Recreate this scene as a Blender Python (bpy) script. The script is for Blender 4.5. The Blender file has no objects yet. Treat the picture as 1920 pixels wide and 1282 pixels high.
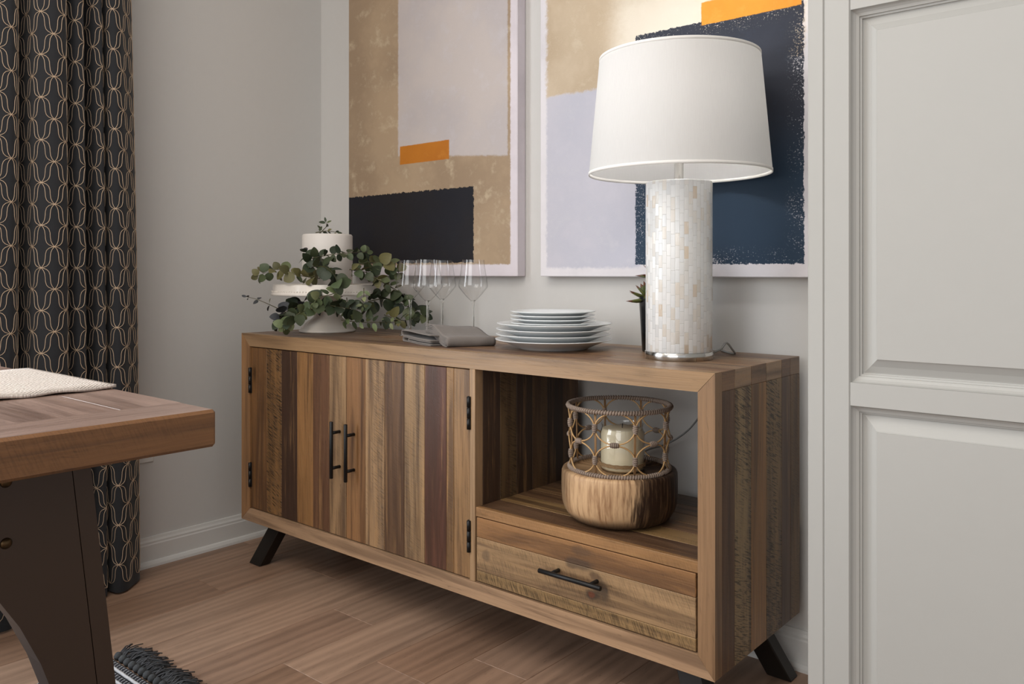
import bpy, bmesh, math, random
from mathutils import Vector, Matrix
RND = random.Random(7)
PI = math.pi
scene = bpy.context.scene
COL = scene.collection

# ------------------------------------------------------------------ colours
def lin(c):
    out = []
    for v in c[:3]:
        v = v / 255.0
        out.append(v / 12.92 if v <= 0.04045 else ((v + 0.055) / 1.055) ** 2.4)
    return tuple(out)
def rgb(r, g, b, a=1.0):
    return lin((r, g, b)) + (a,)

# ------------------------------------------------------------------ camera
CAM_H, F_PX, YAW = 0.945, 1551.0, math.radians(40.2)
FW = (-math.sin(YAW), math.cos(YAW)); RT = (math.cos(YAW), math.sin(YAW))
def at(u, v, z):
    """point seen at (u, v) of the 1920x1282 photograph, z metres deep along the view axis"""
    x = (u - 960) / F_PX * z; h = -(v - 511) / F_PX * z
    return Vector((FW[0] * z + RT[0] * x, FW[1] * z + RT[1] * x, CAM_H + h))

cam_d = bpy.data.cameras.new('camera'); cam = bpy.data.objects.new('camera', cam_d); COL.objects.link(cam)
cam.location = (0, 0, CAM_H); cam.rotation_euler = (PI / 2, 0, YAW)
cam_d.sensor_fit = 'HORIZONTAL'; cam_d.sensor_width = 36.0; cam_d.lens = F_PX / 1920 * 36.0
cam_d.shift_y = -130.0 / 1920; cam_d.clip_start = 0.02
scene.camera = cam

# ------------------------------------------------------------------ node language
class S:
    def __init__(s, m, k): s.m = m; s.k = k
    def __add__(s, o): return s.m.math('ADD', s, o)
    __radd__ = __add__
    def __sub__(s, o): return s.m.math('SUBTRACT', s, o)
    def __rsub__(s, o): return s.m.math('SUBTRACT', o, s)
    def __mul__(s, o): return s.m.math('MULTIPLY', s, o)
    __rmul__ = __mul__
    def __truediv__(s, o): return s.m.math('DIVIDE', s, o)
class Mat:
    def __init__(s, name):
        s.mat = bpy.data.materials.new(name); s.mat.use_nodes = True
        s.t = s.mat.node_tree; s.t.nodes.clear()
        s.out = s.t.nodes.new('ShaderNodeOutputMaterial')
    def n(s, kind, **kw):
        nd = s.t.nodes.new(kind)
        for k, v in kw.items(): setattr(nd, k, v)
        return nd
    def put(s, sock, v):
        if isinstance(v, S): s.t.links.new(v.k, sock)
        elif v is not None:
            try: sock.default_value = v
            except Exception:
                sock.default_value = tuple(v) + (1.0,) if len(v) == 3 else tuple(v)[:3]
    def math(s, op, a, b=None, c=None, clamp=False):
        nd = s.n('ShaderNodeMath', operation=op, use_clamp=clamp)
        s.put(nd.inputs[0], a)
        if b is not None: s.put(nd.inputs[1], b)
        if c is not None: s.put(nd.inputs[2], c)
        return S(s, nd.outputs[0])
    def uv(s):
        nd = s.n('ShaderNodeUVMap', uv_map='UVMap')
        x = s.n('ShaderNodeSeparateXYZ'); s.t.links.new(nd.outputs[0], x.inputs[0])
        return S(s, x.outputs[0]), S(s, x.outputs[1])
    def obj(s):
        nd = s.n('ShaderNodeTexCoord'); x = s.n('ShaderNodeSeparateXYZ')
        s.t.links.new(nd.outputs['Object'], x.inputs[0])
        return [S(s, x.outputs[i]) for i in range(3)]
    def vec(s, x, y=0.0, z=0.0):
        nd = s.n('ShaderNodeCombineXYZ')
        for i, v in enumerate((x, y, z)): s.put(nd.inputs[i], v)
        return S(s, nd.outputs[0])
    def noise(s, v, scale=1.0, detail=2.0, rough=0.5, dist=0.0):
        nd = s.n('ShaderNodeTexNoise'); s.put(nd.inputs['Vector'], v)
        nd.inputs['Scale'].default_value = scale; nd.inputs['Detail'].default_value = detail
        nd.inputs['Roughness'].default_value = rough; nd.inputs['Distortion'].default_value = dist
        return S(s, nd.outputs[0])
    def voro(s, v, scale=1.0, out='Distance'):
        nd = s.n('ShaderNodeTexVoronoi'); s.put(nd.inputs['Vector'], v); nd.inputs['Scale'].default_value = scale
        return S(s, nd.outputs[out])
    def white(s, v):
        nd = s.n('ShaderNodeTexWhiteNoise', noise_dimensions='3D'); s.put(nd.inputs['Vector'], v)
        return S(s, nd.outputs['Value'])
    def step(s, x, a, b, lo=0.0, hi=1.0):
        nd = s.n('ShaderNodeMapRange', interpolation_type='SMOOTHSTEP')
        s.put(nd.inputs[0], x); s.put(nd.inputs[1], a); s.put(nd.inputs[2], b)
        nd.inputs[3].default_value = lo; nd.inputs[4].default_value = hi
        return S(s, nd.outputs[0])
    def mix(s, a, b, f, blend='MIX'):
        nd = s.n('ShaderNodeMix', data_type='RGBA', blend_type=blend)
        s.put(nd.inputs[0], f); s.put(nd.inputs[6], a); s.put(nd.inputs[7], b)
        return S(s, nd.outputs[2])
    def scale(s, c, f):
        nd = s.n('ShaderNodeVectorMath', operation='SCALE'); s.put(nd.inputs[0], c); s.put(nd.inputs[3], f)
        return S(s, nd.outputs[0])
    def attr(s, name='Col'):
        nd = s.n('ShaderNodeAttribute', attribute_name=name)
        return S(s, nd.outputs['Color']), S(s, nd.outputs['Alpha'])
    def bump(s, h, strength=0.3, dist=0.002):
        nd = s.n('ShaderNodeBump'); nd.inputs['Strength'].default_value = strength
        nd.inputs['Distance'].default_value = dist; s.put(nd.inputs['Height'], h)
        return S(s, nd.outputs[0])
    def pbr(s, color, rough=0.5, metal=0.0, normal=None, spec=0.5, **kw):
        nd = s.n('ShaderNodeBsdfPrincipled')
        s.put(nd.inputs['Base Color'], color); s.put(nd.inputs['Roughness'], rough)
        s.put(nd.inputs['Metallic'], metal); s.put(nd.inputs['Specular IOR Level'], spec)
        if normal is not None: s.put(nd.inputs['Normal'], normal)
        for k, v in kw.items(): s.put(nd.inputs[k.replace('_', ' ')], v)
        return S(s, nd.outputs[0])
    def end(s, sh):
        s.t.links.new(sh.k, s.out.inputs[0]); return s.mat

def plain(name, c, rough=0.5, metal=0.0, bump=0.0, bscale=60.0, var=0.06, spec=0.5):
    m = Mat(name); x, y, z = m.obj(); v = m.vec(x, y, z)
    n = m.noise(v, bscale, 3)
    f = m.noise(v, bscale * 0.12, 2)
    col = m.scale(rgb(*c)[:3], 1.0 - var + f * (2 * var))
    nm = m.bump(n, bump, 0.002) if bump else None
    return m.end(m.pbr(col, rough, metal, nm, spec))

def wood(name, rough=0.45, gain=1.0, bump=0.35, fine=90.0, streak=14.0, contrast=1.0, cathedral=0.0, spec=0.4, knots=1.0, marks=None, worn=0.0):
    m = Mat(name); u, v = m.uv(); col, saw = m.attr()
    warp = m.noise(m.vec(u * 2.0, v * 7.0), 1, 2)
    vv = v + (warp - 0.5) * 0.02
    g1 = m.noise(m.vec(u * 5.0, vv * fine * 2), 1, 4, 0.65)
    g2 = m.noise(m.vec(u * 1.6, vv * streak * 2.0), 1, 4, 0.6, 0.4)
    g3 = m.noise(m.vec(u * 3.0, v * 6.0), 1, 3)
    val = 1.0 + (g1 - 0.5) * (0.75 * contrast) + (g2 - 0.5) * (0.95 * contrast) + (g3 - 0.5) * (0.55 * contrast)
    if cathedral:
        r = m.math('SINE', (vv * 180.0 + m.noise(m.vec(u * 0.9, v * 5.0), 1, 2, 0.5) * 26.0))
        val = val + r * (cathedral * 0.14)
    kd = m.voro(m.vec(u * 2.6, v * 6.5), 1.0)
    kn = m.step(kd, 0.10, 0.02) * knots
    kr = m.step(kd, 0.22, 0.05) * knots
    val = val - kn * 0.45 - kr * 0.12
    # saw-mill chatter: short dark ticks across the grain
    tick = m.noise(m.vec(u * 330.0 + v * 140.0, v * 34.0 + u * 3.0), 1, 3, 0.6)
    tmask = m.step(m.noise(m.vec(u * 4.0, v * 22.0), 1, 4, 0.6), 0.34, 0.54)
    t = m.step(tick, 0.46, 0.60) * tmask * saw
    val = val - t * 0.80 - tmask * saw * 0.12
    scr = m.noise(m.vec(u * 36.0 + v * 60.0, v * 190.0 + u * 20.0), 1, 3)
    val = val - m.step(scr, 0.62, 0.72) * 0.22
    pit = m.noise(m.vec(u * 22.0, v * 75.0), 1, 2)
    val = val - m.step(pit, 0.70, 0.78) * 0.30
    blot = m.noise(m.vec(u * 4.5 + 9.0, v * 16.0), 1, 5, 0.7)
    val = val - m.step(blot, 0.60, 0.74) * 0.20 * contrast + m.step(blot, 0.42, 0.28) * 0.10 * contrast
    if worn:
        wn = m.noise(m.vec(u * 2.4 + 5.0, v * 44.0), 1, 5, 0.7)
        col = m.mix(col, m.mix(col, rgb(168, 128, 84), 0.75), m.step(wn, 0.53, 0.68) * worn)
        dk = m.noise(m.vec(u * 1.7 + 15.0, v * 26.0), 1, 5, 0.72)
        col = m.mix(col, m.scale(col, 0.45), m.step(dk, 0.56, 0.70) * worn)
    c = m.scale(col, m.math('MAXIMUM', val * gain, 0.12))
    hue = m.mix(c, m.mix(c, rgb(70, 48, 36), 0.55), m.step(g2, 0.52, 0.34) * min(1.0, contrast))
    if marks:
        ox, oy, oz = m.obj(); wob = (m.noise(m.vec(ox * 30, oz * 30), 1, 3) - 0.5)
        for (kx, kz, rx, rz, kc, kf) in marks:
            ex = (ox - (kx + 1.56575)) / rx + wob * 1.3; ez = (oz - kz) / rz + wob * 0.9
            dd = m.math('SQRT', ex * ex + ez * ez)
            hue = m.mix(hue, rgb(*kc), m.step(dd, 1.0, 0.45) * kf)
    h = g1 * 0.5 + g2 * 0.5 - t * 0.8
    return m.end(m.pbr(hue, rough + (g1 - 0.5) * 0.25, 0.0, m.bump(h, bump, 0.0025), spec))

def simple_attr(name, rough=0.5, spec=0.5, bump=0.0, sub=0.0):
    m = Mat(name); col, a = m.attr(); x, y, z = m.obj()
    n = m.noise(m.vec(x, y, z), 140.0, 3)
    return m.end(m.pbr(m.scale(col, 0.82 + n * 0.36), rough, 0.0, m.bump(n, bump, 0.002) if bump else None, spec))

M = {}
M['reclaimed'] = wood('reclaimed_wood', 0.40, 0.98, 0.45, contrast=1.15, worn=0.6)
M['frame_wood'] = wood('oiled_wood', 0.38, 1.0, 0.3, fine=120, contrast=0.75, knots=0.4, worn=0.15)
M['table_wood'] = wood('dark_table_wood', 0.36, 1.0, 0.25, contrast=0.95, knots=0.5, worn=0.2)
M['floor_wood'] = wood('plank_floor', 0.42, 1.0, 0.18, fine=95, streak=10, contrast=0.42, cathedral=0.7, knots=0.15, spec=0.35)
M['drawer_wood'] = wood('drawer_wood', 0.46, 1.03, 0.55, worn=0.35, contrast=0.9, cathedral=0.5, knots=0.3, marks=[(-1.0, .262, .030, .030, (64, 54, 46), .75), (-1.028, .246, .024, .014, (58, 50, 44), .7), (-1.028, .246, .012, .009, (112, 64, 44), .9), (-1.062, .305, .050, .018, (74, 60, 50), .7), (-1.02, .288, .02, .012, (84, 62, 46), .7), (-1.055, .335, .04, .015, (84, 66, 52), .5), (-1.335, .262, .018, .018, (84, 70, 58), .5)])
M['trestle'] = plain('dark_trestle_paint', (64, 46, 33), 0.42, 0, 0.05, 30, 0.12)
M['black_metal'] = plain('black_metal', (22, 22, 23), 0.42, 0.35, 0.06, 300)
M['leg_metal'] = plain('dark_leg_metal', (30, 25, 21), 0.45, 0.3, 0.05, 200)
M['wall'] = plain('grey_wall_paint', (204, 202, 199), 0.75, 0, 0.03, 350, 0.012, 0.3)
M['ceiling'] = plain('ceiling_paint', (235, 234, 231), 0.85, 0, 0.02, 200, 0.01, 0.2)
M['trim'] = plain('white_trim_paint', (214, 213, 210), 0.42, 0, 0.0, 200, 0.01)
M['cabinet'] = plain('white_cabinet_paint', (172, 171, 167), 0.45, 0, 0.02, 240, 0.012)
M['plate'] = plain('white_glaze', (226, 229, 230), 0.16, 0, 0.0, 50, 0.01)
M['ceramic'] = plain('cream_glaze', (226, 219, 210), 0.2, 0, 0.0, 50, 0.015)
M['cake'] = plain('white_icing', (226, 220, 214), 0.55, 0, 0.04, 60, 0.02)
M['chrome'] = plain('brushed_nickel', (205, 203, 199), 0.16, 1.0)
M['pot'] = plain('black_pot', (20, 20, 22), 0.22, 0, 0.05, 80)
M['leaf'] = simple_attr('eucalyptus_leaf', 0.5, 0.35, 0.2)
M['succulent'] = simple_attr('succulent_leaf', 0.42, 0.4)
M['rattan'] = simple_attr('rattan_cane', 0.55, 0.35, 0.15)
M['twine'] = simple_attr('grey_twine', 0.85, 0.2, 0.4)
M['wax'] = plain('cream_wax', (228, 214, 184), 0.5, 0, 0.03, 40, 0.02)
M['cord'] = plain('clear_grey_cord', (120, 120, 118), 0.25)
M['yarn'] = simple_attr('rug_yarn', 0.95, 0.1, 0.6)
M['bronze'] = plain('bronze_bolt', (84, 66, 44), 0.4, 0.9)

def make_thin_glass(name, tint, edge, dark):
    m = Mat(name)
    lw = m.n('ShaderNodeLayerWeight'); lw.inputs[0].default_value = 0.35
    fac = S(m, lw.outputs['Facing'])
    c = m.mix(rgb(*tint), rgb(*edge), m.math('POWER', fac, dark))
    tr = m.n('ShaderNodeBsdfTransparent'); m.put(tr.inputs[0], c)
    gl = m.n('ShaderNodeBsdfGlossy'); gl.inputs['Roughness'].default_value = 0.02
    l2 = m.n('ShaderNodeLayerWeight'); l2.inputs[0].default_value = 0.5
    sch = m.math('POWER', S(m, l2.outputs['Facing']), 4.0) * 0.70 + 0.085
    ms = m.n('ShaderNodeMixShader'); m.t.links.new(sch.k, ms.inputs[0])
    m.t.links.new(tr.outputs[0], ms.inputs[1]); m.t.links.new(gl.outputs[0], ms.inputs[2])
    return m.end(S(m, ms.outputs[0]))
M['thin_glass'] = make_thin_glass('thin_wine_glass', (254, 254, 254), (120, 114, 106), 5.0)
M['jar_glass'] = make_thin_glass('jar_glass', (252, 253, 252), (120, 128, 126), 4.5)
m = Mat('solid_glass'); g = m.n('ShaderNodeBsdfGlass'); g.inputs['IOR'].default_value = 1.45
g.inputs['Color'].default_value = (0.95, 0.95, 0.94, 1); M['solid_glass'] = m.end(S(m, g.outputs[0]))

# woven fabrics
def fabric(name, c, rough=0.9, thread=900.0, var=0.1, bump=0.25):
    m = Mat(name); u, v = m.uv()
    w = m.math('SINE', u * thread) * m.math('SINE', v * thread)
    n = m.noise(m.vec(u * 40, v * 40), 1, 3)
    slub = m.noise(m.vec(u * 12, v * 300), 1, 2)
    col = m.scale(rgb(*c)[:3], 1.0 - var + n * var + slub * var + w * 0.05)
    return m.end(m.pbr(col, rough, 0, m.bump(w * 0.5 + n, bump, 0.001), 0.15, Sheen_Weight=0.15))
M['napkin'] = fabric('grey_linen', (122, 115, 110), 0.9, 2400.0, 0.12)
M['curtain'] = fabric('charcoal_curtain', (44, 45, 48), 0.85, 2500.0, 0.12)
M['thread'] = plain('tan_embroidery', (200, 176, 150), 0.6, 0, 0.3, 500, 0.15)
m = Mat('runner_weave'); u, v = m.uv()
w1 = m.math('SINE', v * 900.0 + m.noise(m.vec(u * 60, v * 60), 1, 2) * 6.0)
w2 = m.math('SINE', u * 700.0)
n = m.noise(m.vec(u * 90, v * 260), 1, 3)
M['runner'] = m.end(m.pbr(m.scale(rgb(206, 196, 188)[:3], 0.72 + n * 0.5 + w1 * w2 * 0.06), 0.95, 0, m.bump(w1 * w2 * 0.5 + n, 0.9, 0.003), 0.1))

# mother-of-pearl mosaic
m = Mat('pearl_mosaic'); u, v = m.uv()
cu = u / 0.0098; ci = m.math('FLOOR', cu)
off = m.white(m.vec(ci, 3.3, 1.0))
cv = (v + off * 0.05) / 0.027; ri = m.math('FLOOR', cv)
fu = m.math('FRACT', cu); fv = m.math('FRACT', cv)
rn = m.white(m.vec(ci, ri, 7.0)); rn2 = m.white(m.vec(ci, ri, 19.0))
strk = m.noise(m.vec(u * 160 + rn * 40, v * 28 + rn2 * 30), 1, 3)
c = m.mix(rgb(232, 232, 231), rgb(216, 217, 217), m.step(rn, 0.35, 1.0))
c = m.mix(c, rgb(222, 213, 200), m.step(rn2, 0.6, 1.0) * 0.7)
c = m.mix(c, rgb(204, 178, 146), m.step(rn2, 0.955, 0.99) * 0.5)
c = m.mix(c, rgb(240, 240, 238), m.step(strk, 0.55, 0.75) * 0.6)
gu = m.math('MINIMUM', fu, 1.0 - fu); gv = m.math('MINIMUM', fv, 1.0 - fv)
grout = m.math('MAXIMUM', m.step(gu, 0.06, 0.0), m.step(gv, 0.03, 0.0))
c = m.mix(c, rgb(176, 172, 166), grout * 0.22)
hgt = (fu - 0.5) * (rn - 0.5) * 2.0 + (fv - 0.5) * (rn2 - 0.5) * 2.0 - grout * 0.3 + strk * 0.15
M['mosaic'] = m.end(m.pbr(c, 0.24, 0, m.bump(hgt, 0.5, 0.0025), 0.6))

# lamp shade: fabric that lets light through
m = Mat('shade_linen'); u, v = m.uv()
wv = m.math('SINE', u * 2600.0) * 0.03 + m.noise(m.vec(u * 300, v * 30), 1, 2) * 0.06
df = m.n('ShaderNodeBsdfDiffuse'); tl = m.n('ShaderNodeBsdfTranslucent')
cc = m.scale(rgb(208, 207, 206)[:3], 0.94 + wv)
m.put(df.inputs[0], cc); m.put(tl.inputs[0], m.scale(rgb(246, 244, 240)[:3], 0.94 + wv))
ms = m.n('ShaderNodeMixShader'); ms.inputs[0].default_value = 0.15
m.t.links.new(df.outputs[0], ms.inputs[1]); m.t.links.new(tl.outputs[0], ms.inputs[2])
M['shade'] = m.end(S(m, ms.outputs[0]))
M['shade_trim'] = plain('shade_trim', (236, 233, 229), 0.8)
m = Mat('lit_bulb'); e = m.n('ShaderNodeEmission'); e.inputs[0].default_value = (1, 0.95, 0.88, 1); e.inputs[1].default_value = 10.0
M['bulb'] = m.end(S(m, e.outputs[0]))

# bark bowl: pale streaked wood, darker on the right, at the foot and left edge
m = Mat('streaked_bowl_wood'); u, v = m.uv(); x, y, z = m.obj()
g1 = m.noise(m.vec(u * 95, v * 9), 1, 4, 0.65); g2 = m.noise(m.vec(u * 9, v * 5), 1, 3)
c = m.mix(rgb(206, 170, 130), rgb(140, 102, 70), m.step(g1, 0.38, 0.75))
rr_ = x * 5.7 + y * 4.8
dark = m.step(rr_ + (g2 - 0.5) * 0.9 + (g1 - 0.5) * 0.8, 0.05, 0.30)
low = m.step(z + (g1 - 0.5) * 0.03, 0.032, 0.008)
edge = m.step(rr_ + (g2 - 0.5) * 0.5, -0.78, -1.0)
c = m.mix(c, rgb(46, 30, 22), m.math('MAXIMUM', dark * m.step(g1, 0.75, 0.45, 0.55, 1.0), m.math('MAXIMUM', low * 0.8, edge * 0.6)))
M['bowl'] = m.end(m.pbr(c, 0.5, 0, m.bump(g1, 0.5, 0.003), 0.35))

# the two canvases: flat painted fields, UV = (x, z) in metres
def canvas(name, fields, base):
    m = Mat(name); u, v = m.uv()
    rag = (m.noise(m.vec(u * 60, v * 60), 1, 4, 0.7) - 0.5)
    rag2 = (m.noise(m.vec(u * 60 + 31, v * 60 + 17), 1, 4, 0.7) - 0.5)
    big = m.noise(m.vec(u * 3.5, v * 3.5), 1, 5, 0.62)
    med = m.noise(m.vec(u * 14, v * 14), 1, 5, 0.68)
    fin = m.noise(m.vec(u * 300, v * 300), 1, 2)
    c = m.mix(rgb(*base), rgb(*[k - 14 for k in base]), m.step(big, 0.4, 0.7))
    for f in fields:
        x0, x1, z0, z1 = f['box']; a = f.get('rag', 0.01); sl = f.get('slope', 0.0); ft = f.get('soft', 0.0015)
        uu = u + rag * a; vv = v + rag2 * a + (u - x0) * sl
        k = m.step(uu, x0 - ft, x0 + ft) * m.step(uu, x1 + ft, x1 - ft) * m.step(vv, z0 - ft, z0 + ft) * m.step(vv, z1 + ft, z1 - ft)
        fc = m.mix(rgb(*f['c']), rgb(*f.get('c2', f['c'])), m.step(big, 0.38, 0.62))
        fc = m.mix(fc, rgb(*f.get('c3', f['c'])), m.step(med, 0.50, 0.72) * f.get('mottle', 0.7) * 0.85)
        if 'grad' in f:
            gz0, gz1, gc = f['grad']; fc = m.mix(fc, rgb(*gc), m.step(v, gz0, gz1))
        if f.get('worn'):
            ex = m.math('MINIMUM', u - x0, x1 - u); ez = m.math('MINIMUM', v - z0, z1 - v)
            ed = m.math('MINIMUM', ex, ez)
            spk = m.noise(m.vec(u * 220, v * 220), 1, 3, 0.7) + (med - 0.5) * 0.5
            k = k * (1.0 - m.step(ed, 0.05, 0.0) * m.step(spk, 0.60, 0.66) * f['worn'])
        c = m.mix(c, fc, k)
    return m.end(m.pbr(c, 0.6, 0, m.bump(fin * 0.4 + med, 0.25, 0.002), 0.3))
M['canvas_left'] = canvas('canvas_tan_and_black', [
    dict(box=(-2.41, -1.629, 0.971, 3), c=(176, 153, 126), c2=(156, 134, 110), c3=(206, 188, 160), mottle=0.75, rag=0.012, soft=0.003),
    dict(box=(-2.135, -1.640, 1.345, 3), slope=0.085, c=(196, 186, 182), c2=(186, 178, 178), c3=(204, 198, 200), mottle=0.5, rag=0.012, soft=0.004),
    dict(box=(-2.126, -1.890, 1.3145, 1.377), c=(190, 118, 34), c2=(178, 106, 28), c3=(200, 132, 50), rag=0.004),
    dict(box=(-2.41, -1.7815, 0.977, 1.218), c=(30, 27, 30), c2=(24, 24, 32), c3=(34, 32, 38), mottle=0.5, rag=0.022, soft=0.001),
], (222, 214, 220))
M['canvas_right'] = canvas('canvas_navy_and_tan', [
    dict(box=(-1.4893, -0.728, 1.455, 3), c=(200, 182, 158), c2=(184, 164, 138), c3=(216, 202, 180), mottle=0.6, rag=0.03, soft=0.008),
    dict(box=(-1.25, -0.728, 1.52, 1.70), c=(226, 216, 200), c2=(216, 204, 184), c3=(232, 224, 212), mottle=0.4, rag=0.05, soft=0.05),
    dict(box=(-1.4893, -1.17, 0.958, 1.458), c=(196, 194, 204), c2=(186, 186, 198), c3=(204, 202, 208), mottle=0.5, rag=0.02, soft=0.006),
    dict(box=(-1.186, -0.728, 0.966, 1.583), c=(44, 48, 60), c2=(38, 42, 54), c3=(52, 62, 78), mottle=0.5, rag=0.016, soft=0.001, worn=1.0,
         grad=(1.36, 1.16, (34, 54, 74))),
    dict(box=(-0.9913, -0.7335, 1.574, 1.632), c=(226, 152, 52), c2=(218, 142, 42), c3=(232, 164, 70), rag=0.006),
], (224, 220, 224))

# ------------------------------------------------------------------ mesh builder
class MB:
    def __init__(s): s.v = []; s.f = []; s.uv = []; s.c = []; s.mi = []; s.sm = []
    def add(s, verts, faces, uvs=None, col=(1, 1, 1, 1), mi=0, smooth=False):
        b = len(s.v); s.v += [Vector(p) for p in verts]
        for i, f in enumerate(faces):
            s.f.append([b + k for k in f]); s.uv.append(uvs[i] if uvs else [(0, 0)] * len(f))
            s.c.append(col); s.mi.append(mi); s.sm.append(smooth)
    def box(s, lo, hi, b=0.0, col=(1, 1, 1, 1), grain=0, mi=0, rnd=True, M4=None, taper=None, topcol=None):
        lo = Vector(lo); hi = Vector(hi); c = (lo + hi) / 2; h = (hi - lo) / 2
        b = max(min(b, min(h) * 0.98), 1e-5)
        vs = []; idx = {}
        for sx in (-1, 1):
            for sy in (-1, 1):
                for sz in (-1, 1):
                    for a in range(3):
                        p = [sx * (h.x - b), sy * (h.y - b), sz * (h.z - b)]
                        p[a] = (sx, sy, sz)[a] * h[a]
                        idx[(sx, sy, sz, a)] = len(vs); vs.append(c + Vector(p))
        fs = []
        def I(sg, a): return idx[(sg[0], sg[1], sg[2], a)]
        for a in range(3):
            o1, o2 = (a + 1) % 3, (a + 2) % 3
            for sa in (-1, 1):
                q = []
                for s1, s2 in ((-1, -1), (1, -1), (1, 1), (-1, 1)):
                    sg = [0, 0, 0]; sg[a] = sa; sg[o1] = s1; sg[o2] = s2; q.append(I(sg, a))
                fs.append(q if sa > 0 else q[::-1])
            # edges parallel to axis a
            for s1 in (-1, 1):
                for s2 in (-1, 1):
                    A = [0, 0, 0]; A[o1] = s1; A[o2] = s2; B = list(A); A[a] = -1; B[a] = 1
                    q = [I(A, o1), I(B, o1), I(B, o2), I(A, o2)]
                    fs.append(q if s1 * s2 < 0 else q[::-1])
        for sx in (-1, 1):
            for sy in (-1, 1):
                for sz in (-1, 1):
                    q = [I((sx, sy, sz), k) for k in range(3)]
                    fs.append(q if sx * sy * sz > 0 else q[::-1])
        ou, ov = (RND.uniform(0, 40), RND.uniform(0, 40)) if rnd else (0, 0)
        uvs = []
        for f in fs:
            n = (vs[f[1]] - vs[f[0]]).cross(vs[f[2]] - vs[f[0]])
            na = max(range(3), key=lambda k: abs(n[k]))
            if na == grain: ua, va = (grain + 1) % 3, (grain + 2) % 3
            else: ua = grain; va = [k for k in range(3) if k not in (grain, na)][0]
            uvs.append([(vs[k][ua] + ou, vs[k][va] + ov) for k in f])
        if taper: vs = [taper(p) for p in vs]
        if M4 is not None: vs = [M4 @ p for p in vs]
        k0 = len(s.c); s.add(vs, fs, uvs, col, mi)
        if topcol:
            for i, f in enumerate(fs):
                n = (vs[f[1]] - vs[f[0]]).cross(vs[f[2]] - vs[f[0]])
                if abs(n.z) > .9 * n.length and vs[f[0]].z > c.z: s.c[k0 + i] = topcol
        return s
    def prism(s, poly, axis, lo, hi, col=(1, 1, 1, 1), mi=0, grain=2, smooth_side=False):
        """poly = outline in the two other axes (in axis order), extruded along axis"""
        o = [k for k in range(3) if k != axis]
        def P(q, d):
            p = [0, 0, 0]; p[o[0]] = q[0]; p[o[1]] = q[1]; p[axis] = d; return Vector(p)
        n = len(poly); vs = [P(q, lo) for q in poly] + [P(q, hi) for q in poly]
        ou, ov = RND.uniform(0, 40), RND.uniform(0, 40)
        def UV(k):
            p = vs[k]; va = [q for q in range(3) if q != grain and q != axis]
            return (p[grain] + ou, (p[va[0]] if va else p[axis]) + ov)
        caps = [list(range(n))[::-1], list(range(n, 2 * n))]
        s.add(vs, caps, [[UV(k) for k in f] for f in caps], col, mi)
        sides = [[i, (i + 1) % n, n + (i + 1) % n, n + i] for i in range(n)]
        s.add(vs, sides, [[(vs[k][grain] + ou, vs[k][axis] + ov) for k in f] for f in sides], col, mi, smooth_side)
        return s
    def lathe(s, prof, c=(0, 0, 0), seg=48, col=(1, 1, 1, 1), mi=0, closed=False, axis=None):
        c = Vector(c); vs = []; n = len(prof)
        L = [0.0]
        for i in range(1, n): L.append(L[-1] + math.hypot(prof[i][0] - prof[i - 1][0], prof[i][1] - prof[i - 1][1]))
        for i in range(seg):
            a = 2 * PI * i / seg
            for r, z in prof: vs.append(Vector((r * math.cos(a), r * math.sin(a), z)))
        if axis is not None:
            q = Vector((0, 0, 1)).rotation_difference(Vector(axis)); vs = [q @ p for p in vs]
        vs = [p + c for p in vs]
        rm = max(r for r, z in prof); fs = []; uvs = []
        for i in range(seg):
            j = (i + 1) % seg
            for k in range(n - 1 if not closed else n):
                k2 = (k + 1) % n
                fs.append([i * n + k, j * n + k, j * n + k2, i * n + k2])
                u0, u1 = rm * 2 * PI * i / seg, rm * 2 * PI * (i + 1) / seg
                l2 = L[k2] if k2 else L[-1]
                uvs.append([(u0, L[k]), (u1, L[k]), (u1, l2), (u0, l2)])
        s.add(vs, fs, uvs, col, mi, True); return s
    def tube(s, pts, r, sides=8, col=(1, 1, 1, 1), mi=0, closed=False, caps=True):
        pts = [Vector(p) for p in pts]; n = len(pts)
        rr = r if isinstance(r, (list, tuple)) else [r] * n
        vs = []; up = None
        for i, p in enumerate(pts):
            a = pts[(i - 1) % n] if (closed or i > 0) else p
            b = pts[(i + 1) % n] if (closed or i < n - 1) else p
            t = (b - a).normalized()
            if up is None: up = t.orthogonal().normalized()
            up = (up - t * up.dot(t))
            up = up.normalized() if up.length > 1e-6 else t.orthogonal().normalized()
            sd = t.cross(up)
            for k in range(sides):
                q = 2 * PI * k / sides; vs.append(p + (up * math.cos(q) + sd * math.sin(q)) * rr[i])
        fs = []
        for i in range(n if closed else n - 1):
            j = (i + 1) % n
            for k in range(sides):
                k2 = (k + 1) % sides; fs.append([i * sides + k, i * sides + k2, j * sides + k2, j * sides + k])
        if caps and not closed:
            fs.append(list(range(sides))[::-1]); fs.append([(n - 1) * sides + k for k in range(sides)])
        s.add(vs, fs, None, col, mi, True); return s
    def grid(s, fn, nu, nv, col=(1, 1, 1, 1), mi=0, uvf=None, colf=None):
        vs = [Vector(fn(i / nu, j / nv)) for i in range(nu + 1) for j in range(nv + 1)]
        b = len(s.v); s.v += vs
        for i in range(nu):
            for j in range(nv):
                q = [(i, j), (i + 1, j), (i + 1, j + 1), (i, j + 1)]
                s.f.append([b + x * (nv + 1) + y for x, y in q])
                s.uv.append([(uvf(x / nu, y / nv) if uvf else (x / nu, y / nv)) for x, y in q])
                s.c.append(colf((i + .5) / nu, (j + .5) / nv) if colf else col); s.mi.append(mi); s.sm.append(True)
        return s
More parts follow.
